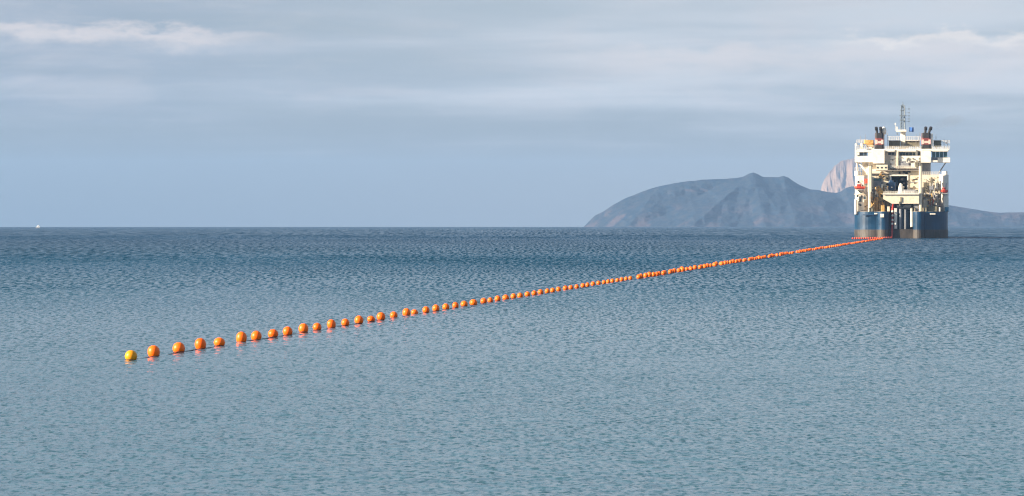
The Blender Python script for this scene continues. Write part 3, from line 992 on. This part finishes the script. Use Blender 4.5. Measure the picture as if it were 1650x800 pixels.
# flag on a halyard, rippled
fl = []
ff = []
NX, NY = 10, 4
for j in range(NY + 1):
    for i in range(NX + 1):
        fx_, fy_ = i / NX, j / NY
        fl.append((lx(1464.8 + 7.2 * fx_, MD), MD + 0.22 * math.sin(fx_ * 7 + fy_) * fx_ ** 0.5, lz(205.4 + 7.2 * fy_ + fx_ * 0.5, MD)))
for j in range(NY):
    for i in range(NX):
        a = j * (NX + 1) + i
        ff.append((a, a + 1, a + NX + 2, a + NX + 1))
flag = obj('flag', fl, ff, M['flag'], mast, True)
sm = flag.modifiers.new('thickness', 'SOLIDIFY')
sm.thickness = 0.03


# rescue boats in their davits: things of their own
def rescue_boat(px, py, dep, length, heading, label):
    bx_, bz_ = lx(px, dep), lz(py, dep)
    p = Vector((SX, SY, drop(SX, SY)))
    c, s = math.cos(ROT), math.sin(ROT)
    root = empty('rescue_boat', (p.x + bx_ * c - dep * s, p.y + bx_ * s + dep * c, p.z + bz_), ROT + heading)
    tag(root, label, 'rescue boat', 'red rescue boats on the cable ship')
    secs = [(-0.5, 0.55, 0.25), (-0.3, 0.95, 0.05), (0.0, 1.0, 0.0), (0.3, 0.8, 0.08), (0.44, 0.4, 0.25), (0.5, 0.05, 0.45)]
    vs, fs = [], []
    for t, w, kz in secs:
        hw = 0.95 * w
        vs += [(t * length, -hw, 1.0), (t * length, -hw * 0.9, 0.45), (t * length, 0, kz), (t * length, hw * 0.9, 0.45), (t * length, hw, 1.0)]
    for i in range(len(secs) - 1):
        for k in range(4):
            fs.append((i * 5 + k, i * 5 + k + 1, i * 5 + k + 6, i * 5 + k + 5))
        fs.append((i * 5 + 4, i * 5, i * 5 + 5, i * 5 + 9))
    fs.append((0, 1, 2, 3, 4))
    fs.append(tuple(range(len(vs) - 5, len(vs)))[::-1])
    obj('boat_hull', vs, fs, M['red'], root)
    mb = MB()
    mb.box(-0.3 * length, 0.12 * length, -0.6, 0.6, 1.0, 1.75, 0.25)
    mb.build('canopy', M['red'], root)
    mb = MB()
    mb.box(-0.28 * length, 0.10 * length, -0.63, 0.63, 1.25, 1.5)
    mb.build('canopy_window', M['dark'], root)
    return root


rescue_boat(1385.5, 305.5, 3.4, 3.4, 0.0, 'bright red rescue boat slung on the sunlit left side of the ship')
rescue_boat(1521.5, 311.5, 5.2, 2.4, 0.25, 'dark red rescue boat in shade on the right side of the ship')
mb = MB()
line(mb, (1379.5, 290, 4.8), (1380.5, 299, 3.4), 0.12)
line(mb, (1391.5, 290, 4.8), (1390.5, 299, 3.4), 0.12)
mb.build('davit', M['white'], ship)
mb = MB()
line(mb, (1518, 295, 6.4), (1519, 304, 5.2), 0.12)
line(mb, (1525, 295, 6.6), (1524, 304, 5.2), 0.12)
mb.build('davit', M['grey'], ship)
R('davit_shelf', 'grey', [(1378, 1393, 305.6, 306.8, 2.2, 5.0)])
R('davit_shelf', 'grey', [(1516, 1527, 311.6, 312.8, 4.0, 7.5)])
lb = R('life_raft_locker', 'red', [(1393.2, 1398.0, 288.4, 295.6, 4.0, 5.0)], b=0.2)
lb['label'] = 'red life raft locker'

# ------------------------------------------------------------------ floats on the cable
AX, AY, KX = -13.5, 109.6, 0.151        # the cable lies along x = AX + KX * (y - AY)


def d_at(px):
    return 30.05 / (KX - (px - 825) / FPX)


NEAR = [  # photo column, width px, height px
    (211, 21, 18.5), (247.5, 20.5, 22.5), (288, 21, 19), (323, 19, 22), (353.5, 19, 15.5), (389, 18, 21.5), (413, 18, 17), (440, 17.5, 15),
    (463.5, 16.5, 15.5), (489, 16.5, 18), (511, 14.7, 13.5), (534, 14.7, 17), (556.5, 13.8, 12.8), (578.5, 15, 14.5), (598, 13.4, 10.4), (614, 14.7, 14.2),
    (634.5, 13, 11.6), (655, 13.8, 14), (668, 12, 9.4), (686.5, 12, 11.5), (702.5, 12, 12), (718.5, 11.4, 11.8), (734, 10.8, 10.8), (748, 12, 10.4),
    (763, 13, 10.6), (779.5, 11, 10), (790, 9.4, 8.8), (802, 10.4, 10), (815, 11.4, 9.4), (827.5, 9.6, 9.4), (838, 9.8, 8.6), (850, 9.6, 8.6),
    (861, 9.2, 8.6), (871, 9.6, 9), (882, 8.6, 8.2), (890.6, 8.6, 8), (900, 8.6, 9), (911.3, 9.2, 8.2), (920, 7.8, 8.2), (929.5, 7.6, 7.2),
    (939.5, 8, 7.6), (947, 7, 8), (955.6, 7.6, 8.4), (964.6, 7.6, 7.4), (973.4, 7.2, 7.4), (980, 7, 7), (987, 7.2, 7.6), (995, 7, 7.2), (1002, 7, 7.4),
    (1009, 6.6, 7.2), (1016, 6.6, 7)]
PROF = [(0.0, -0.50), (0.17, -0.475), (0.33, -0.385), (0.445, -0.235), (0.498, -0.05), (0.488, 0.12), (0.430, 0.275), (0.33, 0.39), (0.18, 0.47), (0.0, 0.497)]
PROFR = [(0.0, -0.50), (0.17, -0.475), (0.33, -0.38), (0.45, -0.22), (0.50, 0.0), (0.45, 0.22), (0.33, 0.38), (0.17, 0.475), (0.0, 0.50)]


def float_mesh(name, prof, n, mat):
    mb = MB()
    mb.lathe([(max(r, 0.004), z) for r, z in prof], n)
    me = bpy.data.meshes.new(name)
    me.from_pydata(mb.v, [], mb.f)
    me.materials.append(M[mat])
    me.polygons.foreach_set('use_smooth', [True] * len(me.polygons))
    return me


ME_EGG = float_mesh('float_egg', PROF, 20, 'buoy')
ME_BALL = float_mesh('float_ball', PROFR, 20, 'buoy')
ME_YEL = float_mesh('float_yellow', PROFR, 20, 'buoy_y')
ME_FAR = float_mesh('float_small', PROFR[::1], 10, 'buoy')
mb = MB()
ring = [(0.502 * math.cos(a), 0.502 * math.sin(a), 0.0) for a in np.linspace(0, 2 * math.pi, 17)]
mb.tube(ring, 0.022, 5, False)
ME_LASH = bpy.data.meshes.new('float_lashing')
ME_LASH.from_pydata(mb.v, [], mb.f)
ME_LASH.materials.append(M['rope'])
GROUP = 'orange floats strung along the cable'
ORD = ['first', 'second', 'third', 'fourth', 'fifth', 'sixth', 'seventh', 'eighth', 'ninth', 'tenth', 'eleventh', 'twelfth', 'thirteenth', 'fourteenth', 'fifteenth',
       'sixteenth', 'seventeenth', 'eighteenth', 'nineteenth', 'twentieth', 'twenty-first', 'twenty-second', 'twenty-third', 'twenty-fourth', 'twenty-fifth',
       'twenty-sixth', 'twenty-seventh', 'twenty-eighth', 'twenty-ninth', 'thirtieth', 'thirty-first', 'thirty-second', 'thirty-third', 'thirty-fourth', 'thirty-fifth',
       'thirty-sixth', 'thirty-seventh', 'thirty-eighth', 'thirty-ninth', 'fortieth']


def add_float(me, x, y, w, h, label, lash):
    o = bpy.data.objects.new('cable_float', me)
    COL.objects.link(o)
    sub = 0.17 * h
    o.location = (x, y, drop(x, y) + h * 0.5 - sub)
    o.scale = (w, w, h)
    o.rotation_euler = (random.uniform(-.12, .12), random.uniform(-.16, .16), random.uniform(0, 6.28))
    tag(o, label, 'buoy', GROUP)
    if lash:
        l_ = bpy.data.objects.new('lashing', ME_LASH)
        COL.objects.link(l_)
        l_.parent = o
        l_.location = (0, 0, -0.285)
        l_.scale = (0.86, 0.86, 0.9)
    return o


placed = []
for i, (px, w, h) in enumerate(NEAR):
    d = d_at(px)
    x = (px - 825) / FPX * d
    mpp = d / FPX
    egg = h > w * 1.02
    size = 'tall egg shaped' if egg else ('small round' if w * mpp < 0.42 else 'round')
    if i == 0:
        lab = 'yellow float at the near end of the line, farthest from the ship'
    elif i < len(ORD):
        lab = '%s orange float, %s from the near end of the line' % (size, ORD[i])
    else:
        back = len(NEAR) - 1 - i
        lab = 'small orange float %s before the gap halfway along the line' % ('right' if back == 0 else ORD[back])
    add_float(ME_YEL if i == 0 else (ME_EGG if egg else ME_BALL), x, d, w * mpp * 0.97, h * mpp * (0.85 if egg else 0.92) / 0.87, lab, i < 30)
    placed.append((x, d))
d = d_at(1025.5)
ME_RED = ME_FAR.copy()
ME_RED.materials[0] = M['buoy_r']
nfar = 0
while d < 958:
    x = AX + KX * (d - AY) + random.uniform(-.25, .25)
    s = random.choice([0.40, 0.44, 0.46, 0.50])
    add_float(ME_FAR, x, d, s, s * random.uniform(0.95, 1.15), ('small orange float %s beyond the gap halfway along the line' % ('right' if nfar == 0 else ORD[nfar])) if nfar < 6 else 'tiny orange float in the dense far stretch of the line towards the ship', False)
    nfar += 1
    placed.append((x, d))
    d += random.choice([2.7, 3.0, 3.1, 3.4, 3.6])
print('floats', len(placed))

# the cable itself: lies awash along the floats, then climbs into the stern slot
cab = empty('floating_cable', (AX, AY, 0))
tag(cab, 'long cable lying on the water under the floats and climbing into the ship stern', 'cable')
mb = MB()
pts = [(-0.06, -0.4, -0.10), (0.0, -0.05, 0.0)]
for k, (x, y) in enumerate(placed):
    pts.append((x - AX, y - AY, drop(x, y) + 0.012))
    if k + 1 < len(placed):
        x2, y2 = placed[k + 1]
        mx, my = (x + x2) / 2 + random.uniform(-.1, .1), (y + y2) / 2
        pts.append((mx - AX, my - AY, drop(mx, my) + random.uniform(-0.05, 0.012)))
mb.tube(pts, 0.018, 5)
mb.build('floating_length', M['cable'], cab)
# hanging length, in ship coordinates turned to the world
c, s = math.cos(ROT), math.sin(ROT)


def to_world(lx_, ly_, lz_):
    return (SX + lx_ * c - ly_ * s, SY + lx_ * s + ly_ * c, drop(SX, SY) + lz_)


ex, ey = placed[-1]
hang = [(ex, ey, drop(ex, ey) + 0.1)]
top = [(lx(1436.5, 0), 0.2, 0.1), (lx(1437.2, 0), 0.6, 1.6), (lx(1437.6, 0), 1.0, 4.0), (lx(1437.8), 1.3, 7.0), (lx(1438.2), 1.6, 9.6), (lx(1439), 2.6, 10.8), (lx(1440), 5.0, 11.0)]
hang += [to_world(*p) for p in top]
mb = MB()
mb.tube([(x - AX, y - AY, z) for x, y, z in hang], [0.3] + [0.34] * (len(hang) - 1), 8)
mb.build('hanging_length', M['redcable'], cab)
for p in ((1438.0, 341.0), (1438.0, 347.5), (1437.6, 361), (1443.0, 361.0), (1438.2, 355)):
    mbx = MB()
    q = to_world(lx(p[0]), 0.7, lz(p[1]))
    mbx.lathe([(0.05, -0.4), (0.32, -0.25), (0.38, 0.0), (0.3, 0.25), (0.05, 0.4)], 8, (q[0] - AX, q[1] - AY, q[2]))
    mbx.build('cable_clamp', M['white'], cab)
# red floats bunched alongside the stern, still waiting to be spread
for k in range(18):
    f = k / 17
    px = 1436 - 62 * f
    dd = 996 - 44 * f + random.uniform(-2, 2)
    x = (px - 825) / FPX * dd
    o = add_float(ME_RED, x, dd, 0.62, 0.66, 'faded red float bunched close under the ship stern', False)

# ------------------------------------------------------------------ distant sailing boat
bd = 3500.0
bxw = (61.0 - 825) / FPX * bd
boat = empty('sailing_boat', (bxw, bd, drop(bxw, bd)), 0.1)
boat.scale = (0.85, 0.85, 0.85)
tag(boat, 'tiny white sailing boat on the left horizon', 'boat')
L = 5.4
vs, fs = [], []
secs = [(-0.5, 0.75, 0.2), (-0.2, 1.0, 0.0), (0.2, 0.85, 0.0), (0.42, 0.4, 0.15), (0.55, 0.03, 0.5)]
for t, w, kz in secs:
    hw = 0.95 * w
    vs += [(t * L, -hw, 1.05 + 0.2 * max(t, 0)), (t * L, -hw * 0.85, 0.4), (t * L, 0, kz - 0.3), (t * L, hw * 0.85, 0.4), (t * L, hw, 1.05 + 0.2 * max(t, 0))]
for i in range(len(secs) - 1):
    for k in range(4):
        fs.append((i * 5 + k, i * 5 + k + 1, i * 5 + k + 6, i * 5 + k + 5))
    fs.append((i * 5 + 4, i * 5, i * 5 + 5, i * 5 + 9))
fs += [(0, 1, 2, 3, 4), tuple(range(20, 25))[::-1]]
obj('boat_hull', vs, fs, M['white'], boat)
mb = MB()
mb.box(-0.1 * L, 0.3 * L, -0.55, 0.55, 1.05, 1.7, 0.15)
mb.build('cabin', M['white'], boat)
mb = MB()
mb.tube([(0.9, 0, 1.0), (0.9, 0, 4.9)], [0.07, 0.05], 6)
mb.build('mast', M['grey'], boat)
mb = MB()
mb.add([(0.8, 0.0, 1.9), (0.8, 0.0, 4.7), (-1.9, 0.25, 2.0), (0.8, 0.05, 1.9), (0.8, 0.05, 4.7), (-1.9, 0.30, 2.1)], [(0, 1, 2), (5, 4, 3), (0, 3, 4, 1), (1, 4, 5, 2), (2, 5, 3, 0)])
mb.build('mainsail', M['sail'], boat)
mb = MB()
mb.add([(1.0, 0.0, 4.4), (2.9, 0.0, 1.4), (1.1, 0.3, 1.5), (1.0, 0.05, 4.4), (2.9, 0.05, 1.4), (1.1, 0.35, 1.5)], [(0, 1, 2), (5, 4, 3), (0, 3, 4, 1), (1, 4, 5, 2), (2, 5, 3, 0)])
mb.build('jib', M['sail'], boat)

# thin exhaust smoke drifting off the right hand funnel
sm_ = bpy.data.materials.new('thin_smoke')
sm_.use_nodes = True
sm_.node_tree.nodes.clear()
t = NT(sm_.node_tree)
pv = t.node('ShaderNodeVolumePrincipled')
pv.inputs['Color'].default_value = (0.35, 0.33, 0.32, 1)
pv.inputs['Density'].default_value = 0.028
pv.inputs['Density Attribute'].default_value = ''
so = t.node('ShaderNodeOutputMaterial')
t.l.new(pv.outputs[0], so.inputs['Volume'])
sm_.cycles.homogeneous_volume = True
mb = MB()
sp_ = []
for px_, py_, r_ in ((1501.5, 204.6, 0.4), (1505, 203.6, 0.8), (1511, 202.2, 1.1), (1518, 200.0, 1.5), (1527, 197.0, 1.9), (1537, 194.0, 2.2), (1548, 191.5, 1.6), (1556, 190.5, 0.3)):
    sp_.append((to_world(lx(px_, BD), BD + 2.0, lz(py_, BD)), r_))
mb.tube([p for p, r_ in sp_], [r_ for p, r_ in sp_], 10)
smoke = mb.build('exhaust_smoke', sm_, None, True)
tag(smoke, 'faint grey smoke trailing from the right funnel of the ship', 'smoke', kind='stuff')

# ------------------------------------------------------------------ haze
HB = 15200.0
hz = bpy.data.materials.new('sea_haze')
hz.use_nodes = True
hz.node_tree.nodes.clear()
t = NT(hz.node_tree)
pv = t.node('ShaderNodeVolumePrincipled')
pv.inputs['Color'].default_value = (0.33, 0.55, 0.92, 1)
pv.inputs['Density'].default_value = 4.5e-5
pv.inputs['Density Attribute'].default_value = ''
pv.inputs['Anisotropy'].default_value = 0.0
ho = t.node('ShaderNodeOutputMaterial')
t.l.new(pv.outputs[0], ho.inputs['Volume'])
try:
    hz.cycles.homogeneous_volume = True
except Exception as e:
    print(e)
mb = MB()
mb.box(-HB, HB, -HB, HB, -20.0, 310.0)
haze = mb.build('haze', hz)
tag(haze, 'thin blue sea haze veiling the far headland', 'haze', kind='stuff')
